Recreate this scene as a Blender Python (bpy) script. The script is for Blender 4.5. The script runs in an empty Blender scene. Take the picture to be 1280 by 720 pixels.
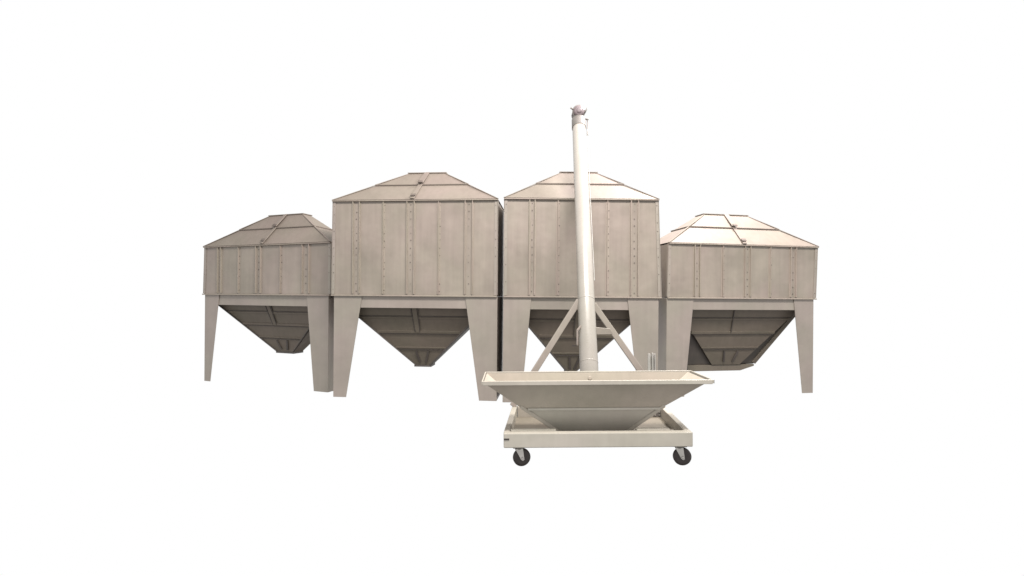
import bpy, bmesh, math, random
from mathutils import Vector, Matrix
random.seed(7)
SC = bpy.context.scene
COL = SC.collection
R = math.radians

# ---------------------------------------------------------------- camera
cam_d = bpy.data.cameras.new('camera')
cam = bpy.data.objects.new('camera', cam_d)
COL.objects.link(cam)
cam.location = (0, 0, 1.65)
cam.rotation_euler = (R(90), R(-0.45), 0)
cam_d.sensor_width = 36
cam_d.lens = 36 * 600 / 1280
cam_d.shift_y = 11 / 1280
cam_d.clip_end = 500
SC.camera = cam

# ---------------------------------------------------------------- world: plain white surround, dark below
w = bpy.data.worlds.new('World'); SC.world = w; w.use_nodes = True
nt = w.node_tree; nt.nodes.clear()
out = nt.nodes.new('ShaderNodeOutputWorld'); bg = nt.nodes.new('ShaderNodeBackground')
tc = nt.nodes.new('ShaderNodeTexCoord'); sp = nt.nodes.new('ShaderNodeSeparateXYZ')
mr = nt.nodes.new('ShaderNodeMapRange'); mr.inputs['From Min'].default_value = -1; mr.inputs['From Max'].default_value = 1
cr = nt.nodes.new('ShaderNodeValToRGB')
e = cr.color_ramp.elements
def z2f(z): return (z + 1) / 2
e[0].position = 0.0; e[0].color = (0.10, 0.085, 0.07, 1)
e[1].position = 1.0; e[1].color = (1.0, 1.0, 1.0, 1)
for z, c in ((-0.62, (0.12, 0.10, 0.085, 1)), (-0.53, (1, 1, 1, 1))):
    k = e.new(z2f(z)); k.color = c
nt.links.new(tc.outputs['Generated'], sp.inputs[0]); nt.links.new(sp.outputs['Z'], mr.inputs['Value'])
nt.links.new(mr.outputs[0], cr.inputs[0]); nt.links.new(cr.outputs[0], bg.inputs[0])
bg.inputs[1].default_value = 1.0
nt.links.new(bg.outputs[0], out.inputs[0])

# ---------------------------------------------------------------- lamps of the hall
def area(name, loc, target, size, power, color):
    d = bpy.data.lights.new(name, 'AREA'); d.shape = 'RECTANGLE'; d.size, d.size_y = size
    d.energy = power; d.color = color
    o = bpy.data.objects.new(name, d); COL.objects.link(o); o.location = loc
    o.rotation_euler = (Vector(target) - Vector(loc)).to_track_quat('-Z', 'Y').to_euler()
    return o
area('hall_lamp', (1.5, 2.2, 8.6), (0.3, 8.0, 2.0), (5.0, 1.2), 1450, (1.0, 0.955, 0.915))
area('hall_lamp', (4.2, 8.4, 7.7), (3.6, 8.9, 2.8), (2.6, 0.8), 1080, (1.0, 0.97, 0.96))

SC.view_settings.view_transform = 'Standard'
SC.view_settings.look = 'None'
SC.view_settings.exposure = 0.0
SC.view_settings.gamma = 1.0
SC.view_settings.use_curve_mapping = False
SC.render.engine = 'CYCLES'
SC.cycles.max_bounces = 8

# ---------------------------------------------------------------- materials
def paint(name, base, dark, rough=0.42, bump=0.25, streak=0.35, metal=0.0, scale=1.0, dirt=(0.20, 0.15, 0.10), dirt_amt=0.25, hue=0.5):
    m = bpy.data.materials.new(name); m.use_nodes = True
    n = m.node_tree; b = n.nodes['Principled BSDF']; L = n.links.new
    t = n.nodes.new('ShaderNodeTexCoord')
    oi = n.nodes.new('ShaderNodeObjectInfo')
    off = n.nodes.new('ShaderNodeVectorMath'); off.operation = 'MULTIPLY_ADD'
    L(oi.outputs['Random'], off.inputs[0]); off.inputs[1].default_value = (17, 9, 5)
    L(t.outputs['Object'], off.inputs[2])
    # large soft mottling
    n1 = n.nodes.new('ShaderNodeTexNoise'); n1.inputs['Scale'].default_value = 1.6 * scale; n1.inputs['Detail'].default_value = 5
    n1.inputs['Roughness'].default_value = 0.6
    L(off.outputs[0], n1.inputs['Vector'])
    # vertical run marks
    mp = n.nodes.new('ShaderNodeMapping'); mp.inputs['Scale'].default_value = (14, 14, 0.9)
    L(off.outputs[0], mp.inputs[0])
    n2 = n.nodes.new('ShaderNodeTexNoise'); n2.inputs['Scale'].default_value = 1.0; n2.inputs['Detail'].default_value = 4
    L(mp.outputs[0], n2.inputs['Vector'])
    mx = n.nodes.new('ShaderNodeMix'); mx.data_type = 'FLOAT'; mx.inputs[0].default_value = streak
    L(n1.outputs[0], mx.inputs[2]); L(n2.outputs[0], mx.inputs[3])
    rp = n.nodes.new('ShaderNodeValToRGB'); rp.color_ramp.elements[0].position = 0.32; rp.color_ramp.elements[1].position = 0.66
    rp.color_ramp.elements[0].color = (*dark, 1); rp.color_ramp.elements[1].color = (*base, 1)
    L(mx.outputs[0], rp.inputs[0])
    # cooler / pinker patches of the old paint
    n5 = n.nodes.new('ShaderNodeTexNoise'); n5.inputs['Scale'].default_value = 1.1 * scale; n5.inputs['Detail'].default_value = 3
    sh = n.nodes.new('ShaderNodeVectorMath'); sh.inputs[1].default_value = (31.3, 12.1, 7.7); L(off.outputs[0], sh.inputs[0]); L(sh.outputs[0], n5.inputs['Vector'])
    hr = n.nodes.new('ShaderNodeValToRGB'); hr.color_ramp.elements[0].position = 0.38; hr.color_ramp.elements[1].position = 0.62
    hr.color_ramp.elements[0].color = (0.97, 1.0, 0.94, 1); hr.color_ramp.elements[1].color = (1.07, 0.985, 1.03, 1)
    L(n5.outputs[0], hr.inputs[0])
    hm = n.nodes.new('ShaderNodeMix'); hm.data_type = 'RGBA'; hm.blend_type = 'MULTIPLY'; hm.inputs[0].default_value = hue
    L(rp.outputs[0], hm.inputs[6]); L(hr.outputs[0], hm.inputs[7])
    # dirt specks
    n3 = n.nodes.new('ShaderNodeTexNoise'); n3.inputs['Scale'].default_value = 22 * scale; n3.inputs['Detail'].default_value = 6
    n3.inputs['Roughness'].default_value = 0.75
    L(off.outputs[0], n3.inputs['Vector'])
    r3 = n.nodes.new('ShaderNodeMapRange'); r3.inputs['From Min'].default_value = 0.62; r3.inputs['From Max'].default_value = 0.80
    r3.inputs['To Max'].default_value = dirt_amt
    L(n3.outputs[0], r3.inputs[0])
    mc = n.nodes.new('ShaderNodeMix'); mc.data_type = 'RGBA'
    L(r3.outputs[0], mc.inputs[0]); L(hm.outputs[2], mc.inputs[6]); mc.inputs[7].default_value = (*dirt, 1)
    L(mc.outputs[2], b.inputs['Base Color'])
    rr = n.nodes.new('ShaderNodeMapRange'); rr.inputs['To Min'].default_value = rough - 0.08; rr.inputs['To Max'].default_value = rough + 0.14
    L(n3.outputs[0], rr.inputs[0]); L(rr.outputs[0], b.inputs['Roughness'])
    b.inputs['Metallic'].default_value = metal
    # slightly buckled sheet
    n4 = n.nodes.new('ShaderNodeTexNoise'); n4.inputs['Scale'].default_value = 2.6 * scale; n4.inputs['Detail'].default_value = 2
    L(off.outputs[0], n4.inputs['Vector'])
    bp = n.nodes.new('ShaderNodeBump'); bp.inputs['Strength'].default_value = bump; bp.inputs['Distance'].default_value = 0.05
    L(n4.outputs[0], bp.inputs['Height']); L(bp.outputs[0], b.inputs['Normal'])
    return m

def plain(name, col, rough, metal=0.0):
    return paint(name, col, tuple(c * 0.72 for c in col), rough, 0.05, 0.1, metal, 4.0, dirt_amt=0.3)

M_BODY = paint('beige_sheet_steel', (0.268, 0.231, 0.195), (0.198, 0.170, 0.142), streak=0.3, bump=0.4, rough=0.38)
M_LEG = paint('beige_leg_paint', (0.272, 0.240, 0.207), (0.222, 0.196, 0.168), streak=0.25)
M_ROOF = paint('beige_roof_steel', (0.195, 0.162, 0.136), (0.158, 0.131, 0.108), bump=0.3, rough=0.62)
M_EDGE = paint('pale_edge_paint', (0.285, 0.245, 0.205), (0.235, 0.20, 0.165), rough=0.65)
M_HOP = paint('shade_dark_hopper_steel', (0.135, 0.112, 0.086), (0.100, 0.084, 0.064), rough=0.55)  # bin steel darkened in colour to carry the shade of the undersides
M_HOPD = paint('shade_and_seam_dark_steel', (0.075, 0.062, 0.053), (0.048, 0.041, 0.036), rough=0.5)  # recess shade put into the colour; also dark edge and seam lines
M_CART = paint('cream_cart_paint', (0.410, 0.382, 0.328), (0.350, 0.324, 0.275), rough=0.38, hue=0.25, dirt_amt=0.3)
M_CARTD = paint('cream_hopper_paint', (0.385, 0.342, 0.284), (0.320, 0.288, 0.236), rough=0.38, hue=0.25, dirt_amt=0.3)
M_TUBE = paint('cream_tube_paint', (0.310, 0.288, 0.258), (0.265, 0.245, 0.215), rough=0.26, bump=0.06, hue=0.2)
M_PAN = paint('dark_deck_paint', (0.185, 0.158, 0.125), (0.150, 0.128, 0.100), rough=0.6)  # darker beige than the frame rails
M_BOLT = plain('dull_bolt_steel', (0.125, 0.10, 0.085), 0.6, 0.1)
M_DARK = plain('dark_slot_paint', (0.035, 0.028, 0.024), 0.6)
M_RUB = plain('black_rubber', (0.030, 0.022, 0.020), 0.55)
M_ZINC = plain('zinc_plated_steel', (0.50, 0.48, 0.45), 0.35, 0.4)
M_MOTOR = plain('mauve_grey_motor', (0.15, 0.12, 0.125), 0.55)
M_GREY = plain('grey_fitting_steel', (0.15, 0.137, 0.126), 0.5)
M_CORD = plain('pale_cord', (0.36, 0.35, 0.33), 0.6)

# ---------------------------------------------------------------- mesh helpers
def quadbox(bm, v8):
    vs = [bm.verts.new(p) for p in v8]
    for f in ((0, 3, 2, 1), (4, 5, 6, 7), (0, 1, 5, 4), (1, 2, 6, 5), (2, 3, 7, 6), (3, 0, 4, 7)):
        bm.faces.new([vs[i] for i in f])
    return vs
def box(bm, x0, x1, y0, y1, z0, z1):
    return quadbox(bm, [(x0, y0, z0), (x1, y0, z0), (x1, y1, z0), (x0, y1, z0), (x0, y0, z1), (x1, y0, z1), (x1, y1, z1), (x0, y1, z1)])
def bar(bm, a, b, wx, wy, up=(0, 0, 1)):
    """square bar from a to b"""
    a, b = Vector(a), Vector(b); d = (b - a).normalized()
    s = d.cross(Vector(up))
    if s.length < 1e-4: s = Vector((1, 0, 0))
    s.normalize(); t = s.cross(d).normalized()
    p = []
    for q in (a, b):
        p += [q - s * wx / 2 - t * wy / 2, q + s * wx / 2 - t * wy / 2, q + s * wx / 2 + t * wy / 2, q - s * wx / 2 + t * wy / 2]
    return quadbox(bm, p)
def cyl(bm, a, b, r0, r1=None, seg=24, cap=True):
    r1 = r0 if r1 is None else r1
    a, b = Vector(a), Vector(b); d = (b - a)
    q = d.normalized().to_track_quat('Z', 'Y')
    ring = []
    for c, r in ((a, r0), (b, r1)):
        ring.append([bm.verts.new(c + q @ Vector((math.cos(i * 2 * math.pi / seg) * r, math.sin(i * 2 * math.pi / seg) * r, 0))) for i in range(seg)])
    for i in range(seg):
        j = (i + 1) % seg
        f = bm.faces.new((ring[0][i], ring[0][j], ring[1][j], ring[1][i])); f.smooth = True
    if cap:
        bm.faces.new(list(reversed(ring[0]))); bm.faces.new(ring[1])
def prism(bm, poly, y0, y1):
    """polygon in x,z extruded along y"""
    a = [bm.verts.new((x, y0, z)) for x, z in poly]; b = [bm.verts.new((x, y1, z)) for x, z in poly]
    n = len(poly)
    bm.faces.new(a); bm.faces.new(list(reversed(b)))
    for i in range(n):
        j = (i + 1) % n
        bm.faces.new((a[j], a[i], b[i], b[j]))
def lathe(bm, o, axis, prof, seg=32):
    o = Vector(o); q = Vector(axis).normalized().to_track_quat('Z', 'Y')
    rings = []
    for r, h in prof:
        rings.append([bm.verts.new(o + q @ Vector((math.cos(i * 2 * math.pi / seg) * r, math.sin(i * 2 * math.pi / seg) * r, h))) for i in range(seg)])
    for k in range(len(rings) - 1):
        for i in range(seg):
            j = (i + 1) % seg
            f = bm.faces.new((rings[k][i], rings[k][j], rings[k + 1][j], rings[k + 1][i])); f.smooth = True
    bm.faces.new(list(reversed(rings[0]))); bm.faces.new(rings[-1])
def obj(name, bm, mat, parent=None, bevel=0.0, solid=0.0, label=None):
    bmesh.ops.recalc_face_normals(bm, faces=bm.faces[:])
    me = bpy.data.meshes.new(name); bm.to_mesh(me); bm.free()
    me.materials.append(mat)
    o = bpy.data.objects.new(name, me); COL.objects.link(o)
    if parent: o.parent = parent
    if solid:
        s = o.modifiers.new('solid', 'SOLIDIFY'); s.thickness = solid; s.offset = -1
    if bevel:
        b = o.modifiers.new('bevel', 'BEVEL'); b.width = bevel; b.segments = 2; b.limit_method = 'ANGLE'; b.angle_limit = R(30)
    if label: o['label'] = label
    return o
def NB(): return bmesh.new()
def thing(name, label, cat, loc=(0, 0, 0), rz=0, group=None):
    o = bpy.data.objects.new(name, None); COL.objects.link(o)
    o.location = loc; o.rotation_euler = (0, 0, rz); o.empty_display_size = 0.3
    o['label'] = label; o['category'] = cat
    if group: o['group'] = group
    return o

# ---------------------------------------------------------------- storage bins
Z0 = 1.65
def lerp(a, b, t): return a + (b - a) * t

_bm = NB(); cyl(_bm, (0, -1.0, 0), (0, 0, 0), 1.0, 0.95, seg=8)
BOLT = obj('bolt', _bm, M_BOLT); _used = []
def bolt(parent, x, y, z, r):
    o = BOLT if not _used else BOLT.copy()
    if _used: COL.objects.link(o)
    _used.append(1)
    o.parent = parent; o.location = (x, y, z); o.scale = (r, 0.006, r)

def make_bin(loc, yaw, W, D, H, plate, outlet, legs, pairs, singles, label, back_inset=(0.0, 0.0), wide=False, top_inset=(0.0, 0.0)):
    """plate = (x0, x1, y0, y1, z) ; outlet = (x0, x1, y0, y1, z)"""
    root = thing('storage_bin', label, 'storage bin', (loc[0], loc[1], 0), R(yaw), 'beige sheet steel storage bins standing in a row')
    hw = W / 2; Z1 = Z0 + H
    bl, br = back_inset; tl, tr_ = top_inset
    # body shell
    bm = NB()
    quadbox(bm, [(-hw, 0, Z0), (hw, 0, Z0), (hw - br, D, Z0), (-hw + bl, D, Z0), (-hw + tl, 0, Z1), (hw - tr_, 0, Z1), (hw - br - tr_, D, Z1), (-hw + bl + tl, D, Z1)])
    obj('body_panel', bm, M_BODY, root, bevel=0.006)
    # ribs with bolts
    def rib(f, double, i):
        x = -hw + f * W
        bm = NB()
        if double:
            g = double * W / 2
            for s in (-1, 1):
                box(bm, x + s * g - 0.006, x + s * g + 0.006, -0.030, 0.0, Z0 + 0.03, Z1 - 0.004)
                box(bm, x + s * g - 0.020, x + s * g + 0.020, -0.004, 0.0, Z0 + 0.03, Z1 - 0.004)
        else:
            box(bm, x - 0.006, x + 0.005, -0.026, 0.0, Z0 + 0.03, Z1 - 0.004)
            box(bm, x - 0.03, x + 0.03, -0.004, 0.0, Z0 + 0.03, Z1 - 0.004)
        r = obj('seam_rib', bm, M_EDGE, root, bevel=0.0015)
        n = int(H / 0.115)
        for k in range(n):
            z = Z0 + 0.08 + (H - 0.14) * k / (n - 1) + random.uniform(-0.01, 0.01)
            if random.random() < 0.12: continue
            xx = (x if double else x + 0.02) + random.uniform(-0.004, 0.004)
            bolt(r, xx, -0.002, z, random.choice((0.004, 0.006, 0.008, 0.009)))
    i = 0
    for f, g in pairs: rib(f, g, i); i += 1
    for f in singles: rib(f, 0, i); i += 1
    # corner flanges
    for s in (-1, 1):
        bm = NB()
        x = s * hw; xt = s * (hw - (tl if s < 0 else tr_))
        za, zc = Z0 + 0.02, Z1 - 0.004
        for a0, a1, ya, yb in ((-0.045, 0.0, -0.010, -0.001), (0.003, 0.012, -0.010, 0.05)):
            quadbox(bm, [(x + s * a0, ya, za), (x + s * a1, ya, za), (x + s * a1, yb, za), (x + s * a0, yb, za), (xt + s * a0, ya, zc), (xt + s * a1, ya, zc), (xt + s * a1, yb, zc), (xt + s * a0, yb, zc)])
        c = obj('corner_flange', bm, M_LEG, root, bevel=0.002)
        n = int(H / 0.13)
        for k in range(n):
            if random.random() < 0.2: continue
            z = Z0 + 0.1 + (H - 0.18) * k / (n - 1)
            bolt(c, lerp(x, xt, (z - Z0) / H) - s * 0.024, -0.008, z, random.choice((0.004, 0.006, 0.008)))
    # lower and upper edge lips
    bm = NB(); box(bm, -hw - 0.006, hw + 0.006, -0.034, -0.0045, Z0 - 0.008, Z0 + 0.014)
    obj('base_flange', bm, M_EDGE, root, bevel=0.004)
    bm = NB(); box(bm, -hw + tl - 0.012, hw - tr_ + 0.012, -0.036, 0.02, Z1 - 0.003, Z1 + 0.013)
    obj('eave_flange', bm, M_EDGE, root, bevel=0.004)
    # roof : hipped frustum with a lapped upper tier
    px0, px1, py0, py1, pz = plate
    zb = Z1 + 0.02
    base = [Vector((-hw + tl - 0.01, -0.03, zb)), Vector((hw - tr_ + 0.01, -0.03, zb)), Vector((hw - tr_ + 0.01 - br, D, zb)), Vector((-hw + tl - 0.01 + bl, D, zb))]
    top = [Vector((px0, py0, pz)), Vector((px1, py0, pz)), Vector((px1, py1, pz)), Vector((px0, py1, pz))]
    bm = NB(); quadbox(bm, base + [t - Vector((0, 0, 0.02)) for t in top])
    roof = obj('roof', bm, M_ROOF, root, bevel=0.004)
    t = 0.56
    mid = [lerp(base[k], top[k], t) for k in range(4)]
    n = Vector((0, -0.016, 0.020))
    ctr = sum(top, Vector()) / 4
    def grow(v, a): return Vector((v.x + (a if v.x > ctr.x else -a), v.y + (a if v.y > ctr.y else -a), v.z))
    bm = NB(); quadbox(bm, [grow(v, 0.012) - Vector((0, 0, 0.012)) for v in mid] + [grow(v, 0.004) + Vector((0, 0, 0.006)) for v in top])
    tier = obj('upper_tier', bm, M_ROOF, roof, bevel=0.003)
    # lapped lower edge of the tier : a thin folded strip, and a dark strip standing in for its shadow
    for zz, th, mt, nm in ((0.0, 0.014, M_ROOF, 'lap_strip'), (-0.010, 0.008, M_BOLT, 'lap_shadow')):
        bm = NB()
        g = 0.018 if zz == 0 else 0.015
        lo = [grow(v, g) + Vector((0, 0, zz - 0.008)) for v in mid]
        quadbox(bm, lo + [v + Vector((0, 0, th)) for v in lo])
        obj(nm, bm, mt, roof, bevel=0.002)
    # centre batten, hip battens
    def strip(a, b, wd, th, name, mat):
        bm = NB(); bar(bm, a, b, wd, th); obj(name, bm, mat, roof, bevel=0.002)
    f0 = lerp(base[0], base[1], 0.49); f1 = lerp(top[0], top[1], 0.5)
    m0 = lerp(f0, f1, t)
    strip(f0 + n * 0.6, m0 + n * 0.4, 0.07, 0.016, 'roof_batten', M_ROOF)
    strip(m0 + n * 1.3, f1 + n * 0.9, 0.09, 0.016, 'roof_batten', M_ROOF)
    for k in (0, 1):
        s = -1 if k == 0 else 1
        strip(base[k], mid[k], 0.03, 0.012, 'hip_batten', M_ROOF)
        strip(mid[k] + Vector((s * 0.012, -0.012, 0.0)), top[k] + Vector((s * .004, -.004, 0.0)), 0.03, 0.012, 'hip_batten', M_ROOF)
    bm = NB(); box(bm, px0 - 0.02, px1 + 0.02, py0 - 0.02, py1 + 0.02, pz + 0.0065, pz + 0.022)
    obj('top_plate', bm, M_ROOF, roof, bevel=0.003)
    # small clips on the batten
    for q, wd in ((lerp(f0, f1, 0.09) + n * 1.5, 0.085), (m0 + n * 2.3, 0.075)):
        bm = NB(); sl = Vector((0, f1.y - f0.y, f1.z - f0.z)).normalized() * 0.028; bar(bm, q - sl, q + sl, wd, 0.012, up=(0, -1, 0.6))
        obj('lifting_lug', bm, M_BOLT, roof, bevel=0.003)
    # cross beam between the legs
    (lt, lb, ld), (rt, rb, rd) = legs
    xi0 = -hw + 0.01 + lt; xi1 = hw - 0.01 - rt
    bm = NB(); box(bm, xi0 - 0.10, xi1 + 0.10, 0.012, 0.05, Z0 - 0.195, Z0 - 0.0005)
    obj('cross_beam', bm, M_LEG, root, bevel=0.003)
    # tapered legs folded from plate (front face + side flange)
    for s, tw, bw, dep in ((-1, lt, lb, ld), (1, rt, rb, rd)):
        xo = s * (hw - (-0.010 if dep > 0.6 else 0.035))
        P = [(xo, Z0 - 0.0005), (xo - s * tw, Z0 - 0.0005), (xo - s * (tw + (bw - tw) * 0.12 ), Z0 - 0.20), (xo - s * bw, 0.0), (xo, 0.0)]
        bm = NB()
        prism(bm, P, -0.004, 0.008)
        # side flange: full depth at the top, a bit less at the foot
        x0, x1 = sorted((xo, xo - s * 0.012))
        d2 = max(0.05, dep * 0.93)
        quadbox(bm, [(x0, 0.0081, 0), (x1, 0.0081, 0), (x1, d2, 0), (x0, d2, 0), (x0, 0.0081, Z0 - 0.001), (x1, 0.0081, Z0 - 0.001), (x1, dep, Z0 - 0.001), (x0, dep, Z0 - 0.001)])
        # inner return of the folded plate
        a0 = Vector((xo - s * tw, 0.008, Z0 - 0.2)); a1 = Vector((xo - s * bw, 0.008, 0.0))
        obj('leg', bm, M_LEG, root, bevel=0.003)
    # hopper
    ox0, ox1, oy0, oy1, oz = outlet
    zt = Z0 - 0.002
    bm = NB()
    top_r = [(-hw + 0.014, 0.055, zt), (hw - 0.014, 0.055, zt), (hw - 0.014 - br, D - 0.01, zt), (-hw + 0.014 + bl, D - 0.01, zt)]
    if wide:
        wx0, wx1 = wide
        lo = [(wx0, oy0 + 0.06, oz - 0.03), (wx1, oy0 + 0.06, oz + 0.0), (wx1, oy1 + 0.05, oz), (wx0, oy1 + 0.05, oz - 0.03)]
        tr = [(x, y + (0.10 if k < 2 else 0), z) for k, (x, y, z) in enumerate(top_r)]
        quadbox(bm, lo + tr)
        hop = obj('hopper', bm, M_HOPD, root, bevel=0.004)  # dark colour stands in for shade around the front panel
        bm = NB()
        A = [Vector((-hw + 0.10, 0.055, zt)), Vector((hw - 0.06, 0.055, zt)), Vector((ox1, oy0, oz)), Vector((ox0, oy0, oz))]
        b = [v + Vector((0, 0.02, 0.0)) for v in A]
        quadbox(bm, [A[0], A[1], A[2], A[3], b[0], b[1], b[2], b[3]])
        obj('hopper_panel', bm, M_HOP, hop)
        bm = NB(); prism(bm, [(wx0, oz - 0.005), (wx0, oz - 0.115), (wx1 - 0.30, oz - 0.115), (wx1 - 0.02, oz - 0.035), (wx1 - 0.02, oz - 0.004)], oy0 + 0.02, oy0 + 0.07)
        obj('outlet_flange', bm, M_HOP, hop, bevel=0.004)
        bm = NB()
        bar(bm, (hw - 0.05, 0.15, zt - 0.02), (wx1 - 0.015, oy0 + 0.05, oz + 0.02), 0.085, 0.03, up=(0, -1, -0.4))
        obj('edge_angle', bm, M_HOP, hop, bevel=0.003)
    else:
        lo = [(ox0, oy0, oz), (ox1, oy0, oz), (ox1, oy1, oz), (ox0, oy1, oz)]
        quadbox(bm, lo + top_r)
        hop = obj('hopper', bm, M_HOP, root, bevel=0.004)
        for s, k in ((-1, 0), (1, 1)):
            bm = NB(); bar(bm, Vector(top_r[k]) + Vector((-s * 0.0, -0.004, -0.02)), Vector(lo[k]) + Vector((-s * .01, -0.004, 0.01)), 0.035, 0.02)
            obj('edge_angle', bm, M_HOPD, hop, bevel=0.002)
    TL, TR = Vector((-hw + 0.014, 0.055, zt)), Vector((hw - 0.014, 0.055, zt))
    BL, BR = Vector((ox0, oy0, oz)), Vector((ox1, oy0, oz))
    nn = (BL - TL).cross(TR - TL).normalized()
    if nn.y > 0: nn = -nn
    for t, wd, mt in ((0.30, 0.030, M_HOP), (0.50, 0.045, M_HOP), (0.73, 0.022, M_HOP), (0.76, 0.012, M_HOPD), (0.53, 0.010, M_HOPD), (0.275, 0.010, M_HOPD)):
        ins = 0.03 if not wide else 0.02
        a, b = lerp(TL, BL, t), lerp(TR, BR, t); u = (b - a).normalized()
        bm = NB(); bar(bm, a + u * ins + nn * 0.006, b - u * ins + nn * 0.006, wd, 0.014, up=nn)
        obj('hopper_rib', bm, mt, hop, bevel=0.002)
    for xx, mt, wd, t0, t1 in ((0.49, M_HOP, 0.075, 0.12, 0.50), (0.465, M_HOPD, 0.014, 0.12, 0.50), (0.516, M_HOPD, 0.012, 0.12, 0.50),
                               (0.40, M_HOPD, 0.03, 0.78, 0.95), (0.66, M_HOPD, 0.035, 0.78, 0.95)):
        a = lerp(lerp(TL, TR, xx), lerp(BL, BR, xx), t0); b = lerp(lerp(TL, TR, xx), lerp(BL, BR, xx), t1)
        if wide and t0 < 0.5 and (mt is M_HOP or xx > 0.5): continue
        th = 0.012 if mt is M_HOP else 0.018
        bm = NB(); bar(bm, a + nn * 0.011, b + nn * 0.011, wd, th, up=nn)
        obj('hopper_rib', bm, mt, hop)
    if not wide:
        bm = NB(); box(bm, ox0 - 0.012, ox1 + 0.012, oy0 - 0.015, oy1 + 0.01, oz - 0.022, oz + 0.012)
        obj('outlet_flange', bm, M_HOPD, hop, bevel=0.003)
    return root

PR = 0.040
make_bin((-4.487, 8.661), -20.1, 2.990, 0.95, 0.89, (-0.31, 0.49, 0.42, 0.62, 3.145), (-0.19, 0.22, 0.50, 0.72, 0.565),
         ((0.37, 0.15, 0.05), (0.47, 0.30, 0.30)), ((0.14, 0.03), (0.462, 0.038), (0.825, 0.048)), (0.30, 0.635),
         'short beige bin with the darkest brown roof, left end of the row', back_inset=(0.0, 0.10), top_inset=(0.025, 0.0))
make_bin((-1.586, 7.70), -4.9, 2.700, 1.20, 1.525, (-0.25, 0.385, 0.55, 0.80, 3.75), (-0.118, 0.155, 0.55, 0.80, 0.46),
         ((0.47, 0.215, 0.05), (0.515, 0.28, 1.17)), ((0.15, PR), (0.483, 0.044), (0.832, 0.044)), (0.316, 0.652),
         'tall beige bin with nothing in front of its face, left of the white auger tube', top_inset=(0.012, 0.0))
make_bin((1.104, 7.514), 0.66, 2.459, 1.05, 1.525, (-0.295, 0.305, 0.55, 0.80, 3.735), (-0.174, -0.02, 0.55, 0.80, 0.385),
         ((0.44, 0.29, 0.95), (0.49, 0.29, 0.25)), ((0.176, 0.034), (0.50, 0.04), (0.828, 0.046)), (0.34, 0.655),
         'tall beige bin directly behind the upright auger tube', top_inset=(0.0, 0.055))
make_bin((3.963, 8.223), 9.81, 2.804, 1.02, 0.905, (-0.44, 0.415, 0.50, 0.75, 3.155), (-0.26, 0.29, 0.50, 0.74, 0.45),
         ((0.49, 0.33, 0.9), (0.39, 0.21, 0.05)), ((0.19, 0.034), (0.525, 0.036), (0.84, 0.038)), (0.36, 0.68),
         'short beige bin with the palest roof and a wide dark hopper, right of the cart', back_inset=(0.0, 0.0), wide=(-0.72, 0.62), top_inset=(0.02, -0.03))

# ---------------------------------------------------------------- auger cart
cart = thing('auger_cart', 'cream wheeled hopper cart carrying a tall auger tube, standing in front of the bins', 'auger cart', (0.85, 5.2, -0.010))
cart.rotation_euler = (0, R(-0.85), 0)
CX, CY = 0.85, 5.2
def C(x, y, z): return Vector((x - CX, y - CY, z))
def cbox(bm, x0, x1, y0, y1, z0, z1): box(bm, x0 - CX, x1 - CX, y0 - CY, y1 - CY, z0, z1)
FL, FR, FY0, FY1 = -0.067, 1.770, 4.65, 5.85
RL, RR = 0.02, 1.86
ZT, ZB = 0.350, 0.205
bm = NB(); cbox(bm, FL, FR, FY0, FY0 + 0.075, ZB, ZT)
fr = obj('front_rail', bm, M_CART, cart, bevel=0.010)
bm = NB(); cbox(bm, FL + 0.003, FL + 0.055, FY0 - 0.004, FY0 - 0.0005, 0.285, 0.300)
obj('maker_plate', bm, M_DARK, fr)
bm = NB(); cbox(bm, RL + 0.06, RR - 0.06, FY1 - 0.06, FY1, ZB, ZT - 0.002)
obj('rear_rail', bm, M_CART, cart, bevel=0.008)
for f, r, s in ((FL, RL, 1), (FR, RR, -1)):
    bm = NB()
    quadbox(bm, [C(min(f, f + s * 0.06), FY0 + 0.076, ZB + .002), C(max(f, f + s * 0.06), FY0 + 0.076, ZB + .002), C(max(r, r + s * 0.06), FY1, ZB + .002), C(min(r, r + s * 0.06), FY1, ZB + .002),
                 C(min(f, f + s * 0.06), FY0 + 0.076, ZT - 0.003), C(max(f, f + s * 0.06), FY0 + 0.076, ZT - 0.003), C(max(r, r + s * 0.06), FY1, ZT - 0.003), C(min(r, r + s * 0.06), FY1, ZT - 0.003)])
    obj('side_rail', bm, M_CART, cart, bevel=0.008)
# deck pans
bm = NB(); cbox(bm, FL + 0.065, FR - 0.065, FY0 + 0.078, FY0 + 0.40, ZB + 0.055, ZB + 0.065)
obj('deck_pan', bm, M_PAN, cart)
bm = NB(); cbox(bm, FL + 0.10, FR + 0.012, FY0 + 0.402, FY1 - 0.062, ZB + 0.010, ZB + 0.020)
obj('deck_pan', bm, M_PAN, cart)
bm = NB(); cbox(bm, FL + 0.07, FL + 0.52, FY0 + 0.09, FY0 + 0.16, ZT - 0.03, ZT + 0.004)
obj('cleat', bm, M_CART, cart, bevel=0.005)
bm = NB(); cbox(bm, 1.25, 1.58, FY0 + 0.09, FY0 + 0.16, ZT - 0.03, ZT + 0.004)
obj('cleat', bm, M_CART, cart, bevel=0.005)

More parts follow.
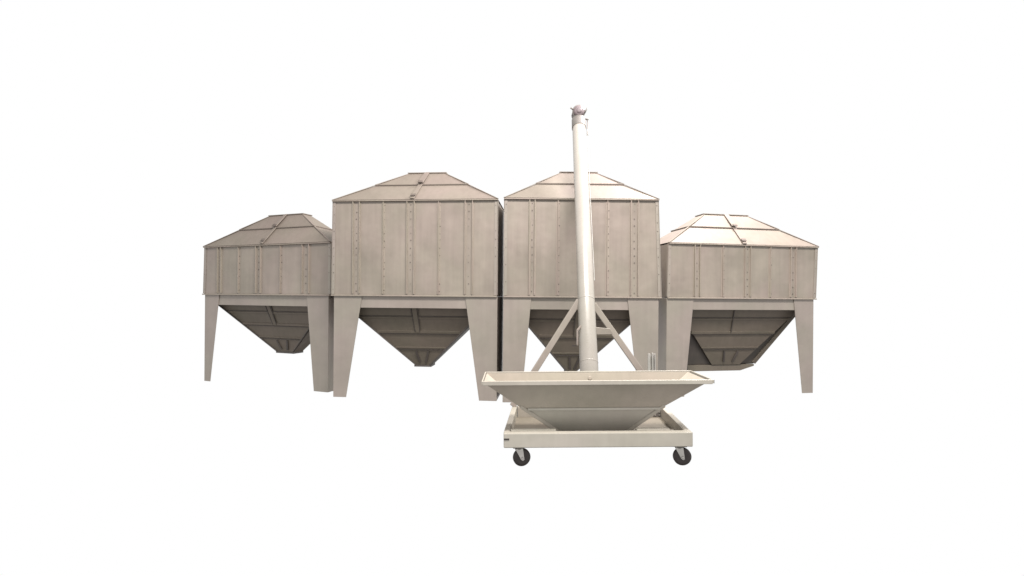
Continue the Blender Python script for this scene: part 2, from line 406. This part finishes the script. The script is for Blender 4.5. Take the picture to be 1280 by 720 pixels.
# casters
def caster(x, y, ang):
    r = 0.088
    def P(a, b, c): # local -> cart
        v = Matrix.Rotation(ang, 3, 'Z') @ Vector((a, b, 0)); return Vector((x - CX + v.x, y - CY + v.y, c))
    ax = Matrix.Rotation(ang, 3, 'Z') @ Vector((0, 1, 0))
    bm = NB()
    quadbox(bm, [P(-0.066, -0.055, 0.193), P(0.066, -0.055, 0.193), P(0.066, 0.055, 0.193), P(-0.066, 0.055, 0.193),
                 P(-0.066, -0.055, 0.2035), P(0.066, -0.055, 0.2035), P(0.066, 0.055, 0.2035), P(-0.066, 0.055, 0.2035)])
    cyl(bm, P(-0.0, 0, 0.165), P(-0.0, 0, 0.192), 0.030, 0.052, seg=20)
    c = obj('caster', bm, M_GREY, cart, bevel=0.002)
    off = 0.03
    for s in (-1, 1):
        bm = NB(); y0, y1 = sorted((s * 0.030, s * 0.036))
        pts = [(-0.042, 0.182), (0.036, 0.182), (off + 0.020, 0.070), (off + 0.004, 0.060), (off - 0.014, 0.072)]
        a = [bm.verts.new(P(px, y0, z)) for px, z in pts]; b = [bm.verts.new(P(px, y1, z)) for px, z in pts]
        bm.faces.new(a); bm.faces.new(list(reversed(b)))
        for i in range(5):
            j = (i + 1) % 5; bm.faces.new((a[j], a[i], b[i], b[j]))
        obj('fork', bm, M_ZINC, c, bevel=0.0015)
    bm = NB()
    lathe(bm, P(off, -0.024, r) , ax, [(0.052, 0.0), (0.074, 0.0), (0.081, 0.006), (r, 0.014), (r, 0.034), (0.083, 0.042), (0.074, 0.048), (0.052, 0.048)])
    obj('tyre', bm, M_RUB, c)
    bm = NB()
    lathe(bm, P(off, -0.028, r), ax, [(0.010, -0.012), (0.012, 0.0), (0.022, 0.0), (0.024, 0.006), (0.051, 0.007), (0.0515, 0.047), (0.020, 0.056)])
    obj('wheel_hub', bm, M_RUB, c)
    bm = NB(); lathe(bm, P(off, -0.046, r), ax, [(0.006, 0.0), (0.011, 0.001), (0.011, 0.092), (0.006, 0.093)], seg=6)
    obj('axle_bolt', bm, M_ZINC, c)
caster(0.080, 4.74, R(12)); caster(1.662, 4.74, R(-8)); caster(0.16, 5.76, R(40)); caster(1.70, 5.76, R(-30))

# cart hopper
RX0, RX1, RY0, RY1, RZ = -0.262, 1.948, 4.615, 5.19, 0.862
K = [(-0.255, 1.920, 4.625, 5.18, 0.845), (0.125, 1.515, 4.82, 5.10, 0.545), (0.545, 1.165, 4.96, 5.06, 0.235)]
def rect(k): x0, x1, y0, y1, z = k; return [C(x0, y0, z), C(x1, y0, z), C(x1, y1, z), C(x0, y1, z)]
def ringmesh(bm, A, B):
    a = [bm.verts.new(p) for p in A]; b = [bm.verts.new(p) for p in B]
    for i in range(4):
        j = (i + 1) % 4; bm.faces.new((a[i], a[j], b[j], b[i]))
bm = NB(); ringmesh(bm, rect(K[0]), rect(K[1]))
hp = obj('hopper', bm, M_CARTD, cart, solid=0.006)
bm = NB(); ringmesh(bm, rect(K[1]), rect(K[2])); 
obj('lower_hopper', bm, M_CART, hp, solid=0.006)
# joint flange at the crease
x0, x1, y0, y1, z = K[1]
bm = NB(); cbox(bm, x0 + 0.05, x1 - 0.01, y0 - 0.018, y0 - 0.002, z - 0.014, z + 0.010)
obj('joint_flange', bm, M_CART, hp, bevel=0.004)
# corner strap down the left edge and right edge
for i in (0, 1):
    a, b, c = rect(K[0])[i], rect(K[1])[i], rect(K[2])[i]
    s = 1 if i == 0 else -1
    bm = NB(); bar(bm, lerp(a, b, 0.9) + Vector((s * .015, -0.010, 0)), c + Vector((s * .015, -0.010, 0)), 0.032, 0.010, up=(0, -1, 0.4))
    obj('corner_strap', bm, M_CARTD, hp, bevel=0.002)
# rim : folded lip all round
rim = []
bm = NB()
cbox(bm, RX0, RX1, RY0 - 0.006, RY0 + 0.014, RZ - 0.042, RZ)
cbox(bm, RX0, RX1, RY1, RY1 + 0.016, RZ - 0.034, RZ)
cbox(bm, RX0 - 0.012, RX0, RY0 - 0.006, RY1 + 0.016, RZ - 0.034, RZ)
cbox(bm, RX1, RX1 + 0.012, RY0 - 0.006, RY1 + 0.016, RZ - 0.034, RZ)
obj('rim', bm, M_CART, hp, bevel=0.004)
bm = NB(); cbox(bm, RX1 + 0.0125, RX1 + 0.016, RY0 - 0.004, RY0 + 0.03, RZ - 0.034, RZ - 0.002)
obj('end_cap', bm, M_GREY, hp)
# auger inlet slot seen inside on the rear wall
bm = NB(); lathe(bm, C(0.855, 5.157, 0.795), (0, -1, 0.15), [(0.020, 0.0), (0.020, 0.003), (0.016, 0.005)], seg=24)
obj('auger_inlet', bm, M_CARTD, hp)

# auger tube
A = Vector((0.858, 5.30, 0.40)); B = Vector((1.135, 7.85, 4.56))
# axis runs through (0.88, 5.45, 0.80)
A = Vector((0.886, 5.30, 0.42))
Ad, Bd = A - Vector((CX, CY, 0)), B - Vector((CX, CY, 0))
rt = 0.106
bm = NB(); cyl(bm, Ad, Bd, rt, seg=48)
tube = obj('auger_tube', bm, M_TUBE, cart, bevel=0.003)
ax = (Bd - Ad).normalized()
Lt = (Bd - Ad).length
def at(t): return Ad + ax * (Lt * t)
for t, rr, h, mt, nm in ((0.115, 0.1085, 0.012, M_TUBE, 'tube_joint'), (0.290, 0.1085, 0.012, M_TUBE, 'tube_joint'), (0.976, 0.114, 0.20, M_GREY, 'head_collar')):
    bm = NB(); p = at(t); cyl(bm, p - ax * h / 2, p + ax * h / 2, rr, seg=48); obj(nm, bm, mt, tube, bevel=0.002)
# inlet trough joining the hopper bottom to the tube foot
bm = NB(); quadbox(bm, [C(0.74, 4.97, 0.215), C(0.97, 4.97, 0.215), C(0.97, 5.38, 0.30), C(0.74, 5.38, 0.30), C(0.74, 4.97, 0.30), C(0.97, 4.97, 0.30), C(0.97, 5.36, 0.46), C(0.74, 5.36, 0.46)])
obj('inlet_trough', bm, M_CARTD, cart, bevel=0.006)
# printed mark on the tube
side = Vector((0, -1, 0)); side = (side - ax * side.dot(ax)).normalized()
xs = ax.cross(side).normalized()
if xs.x < 0: xs = -xs
p = at(0.855); bm = NB(); q = (side * 0.96 + xs * 0.28).normalized()
bar(bm, p - ax * 0.075 + q * (rt + 0.0012), p + ax * 0.055 + q * (rt + 0.0012), 0.020, 0.002, up=q); obj('printed_mark', bm, M_GREY, tube)
# drive motor facing forward at the head
hc = Bd + Vector((-0.005, -0.06, 0.11))
bm = NB(); lathe(bm, hc + Vector((0, 0.19, 0)), (0, -1, 0), [(0.07, 0.0), (0.098, 0.01), (0.098, 0.10), (0.092, 0.12), (0.092, 0.20), (0.086, 0.225), (0.060, 0.240), (0.050, 0.243)], seg=40)
mot = obj('drive_motor', bm, M_MOTOR, cart)
bm = NB(); lathe(bm, hc + Vector((0, -0.050, 0)), (0, -1, 0), [(0.048, 0.0), (0.044, 0.010), (0.016, 0.014)], seg=32)
obj('fan_cover', bm, M_MOTOR, mot)
bm = NB(); lathe(bm, hc + Vector((0, 0.0, 0)), (0, -1, 0), [(0.070, 0.0), (0.107, 0.0), (0.107, 0.012), (0.070, 0.012)], seg=40)
obj('mounting_ring', bm, M_GREY, mot)
bm = NB(); cyl(bm, hc + Vector((0, 0.06, -0.20)), hc + Vector((0, 0.06, 0.0)), 0.098, 0.085, seg=32)
obj('gearbox_neck', bm, M_GREY, mot, bevel=0.003)
for d0, d1, rr in (((-0.095, -0.01, 0.035), (-0.135, -0.02, 0.055), 0.014), ((0.095, -0.01, -0.03), (0.135, -0.02, 0.055), 0.010), ((0.10, 0.0, -0.125), (0.155, -0.01, -0.13), 0.014)):
    bm = NB(); cyl(bm, hc + Vector(d0), hc + Vector(d1), rr, seg=12); obj('hook', bm, M_GREY, mot)
# cord clipped down the right side of the tube
def path_tube(name, pts, r, mat, par):
    cu = bpy.data.curves.new(name, 'CURVE'); cu.dimensions = '3D'; cu.bevel_depth = r; cu.bevel_resolution = 3
    s = cu.splines.new('NURBS'); s.points.add(len(pts) - 1); s.order_u = 4; s.use_endpoint_u = True
    for k, q in enumerate(pts): s.points[k].co = (*q, 1)
    cu.materials.append(mat)
    tmp = bpy.data.objects.new(name, cu); me = bpy.data.meshes.new_from_object(tmp); bpy.data.objects.remove(tmp)
    o = bpy.data.objects.new(name, me); COL.objects.link(o); o.parent = par
    return o
def rs(t, o=0.0): return at(t) + xs * (rt + 0.018 + o) + side * 0.02
path_tube('power_cord', [hc + Vector((0.14, -0.01, -0.13)), rs(0.985, 0.02), rs(0.96, 0.008), rs(0.92, 0.004)], 0.011, M_GREY, tube)
path_tube('power_cord', [rs(0.92, 0.004), rs(0.89, 0.0), rs(0.84, 0.006), rs(0.80, 0.0), rs(0.7, -0.006), rs(0.55, -0.008), rs(0.35, -0.01)], 0.005, M_CORD, tube)

# braces from the tube collar to the rear of the frame
pc = at(0.290)
for s, foot in ((-1, C(0.02, 5.80, ZT)), (1, C(1.86, 5.80, ZT))):
    t0 = pc + Vector((s * 0.09, 0.0, 0.0 if s < 0 else -0.05))
    bm = NB(); bar(bm, t0, foot, 0.072, 0.05, up=(0, 1, 0)); obj('brace', bm, M_LEG, cart, bevel=0.006)
# short tie bar on the right
zt_ = 1.245; tp = Ad + ax * ((zt_ - Ad.z) / ax.z)
bm = NB(); quadbox(bm, [tp + Vector((0.07, -.02, -0.035)), tp + Vector((0.31, -.02, -0.035)), tp + Vector((0.31, .03, -0.035)), tp + Vector((0.07, .03, -0.035)),
                        tp + Vector((0.07, -.02, 0.055)), tp + Vector((0.27, -.02, 0.035)), tp + Vector((0.27, .03, 0.035)), tp + Vector((0.07, .03, 0.055))])
obj('tie_bar', bm, M_LEG, cart, bevel=0.003)
# latch handle left of the tube
bm = NB(); bar(bm, tp + Vector((-0.13, -0.05, 0.02)), tp + Vector((-0.13, -0.05, -0.16)), 0.022, 0.022)
bar(bm, tp + Vector((-0.13, -0.05, 0.02)), tp + Vector((-0.08, -0.03, 0.07)), 0.022, 0.022)
hd = obj('latch_handle', bm, M_LEG, cart, bevel=0.003)
bm = NB(); box(bm, *(lambda q: (q.x - 0.055, q.x + 0.0, q.y - 0.01, q.y + 0.01, q.z - 0.006, q.z + 0.006))(tp + Vector((-0.14, -0.05, -0.165)))); obj('latch_pin', bm, M_DARK, hd)
# slotted upright on the rear rail, right side
up = []
bm = NB()
cbox(bm, 1.655, 1.685, 5.775, 5.788, 0.205, 0.975); cbox(bm, 1.700, 1.716, 5.755, 5.788, ZT, 0.985); cbox(bm, 1.730, 1.742, 5.760, 5.788, ZT, 0.975)
cbox(bm, 1.655, 1.745, 5.7885, 5.792, 0.36, 0.96)
u = obj('slotted_upright', bm, M_ZINC, cart, bevel=0.002)
bm = NB(); cbox(bm, 1.70, 1.80, 5.735, 5.752, 0.225, 0.375); b_ = obj('upright_bracket', bm, M_GREY, u, bevel=0.003)
for hx in (1.725, 1.775):
    for hz in (0.25, 0.285, 0.32, 0.355):
        bm = NB(); cyl(bm, C(hx, 5.728, hz), C(hx, 5.735, hz), 0.010, seg=6); obj('hole_dot', bm, M_ZINC, b_)  # pale dots added in place of the bracket's holes
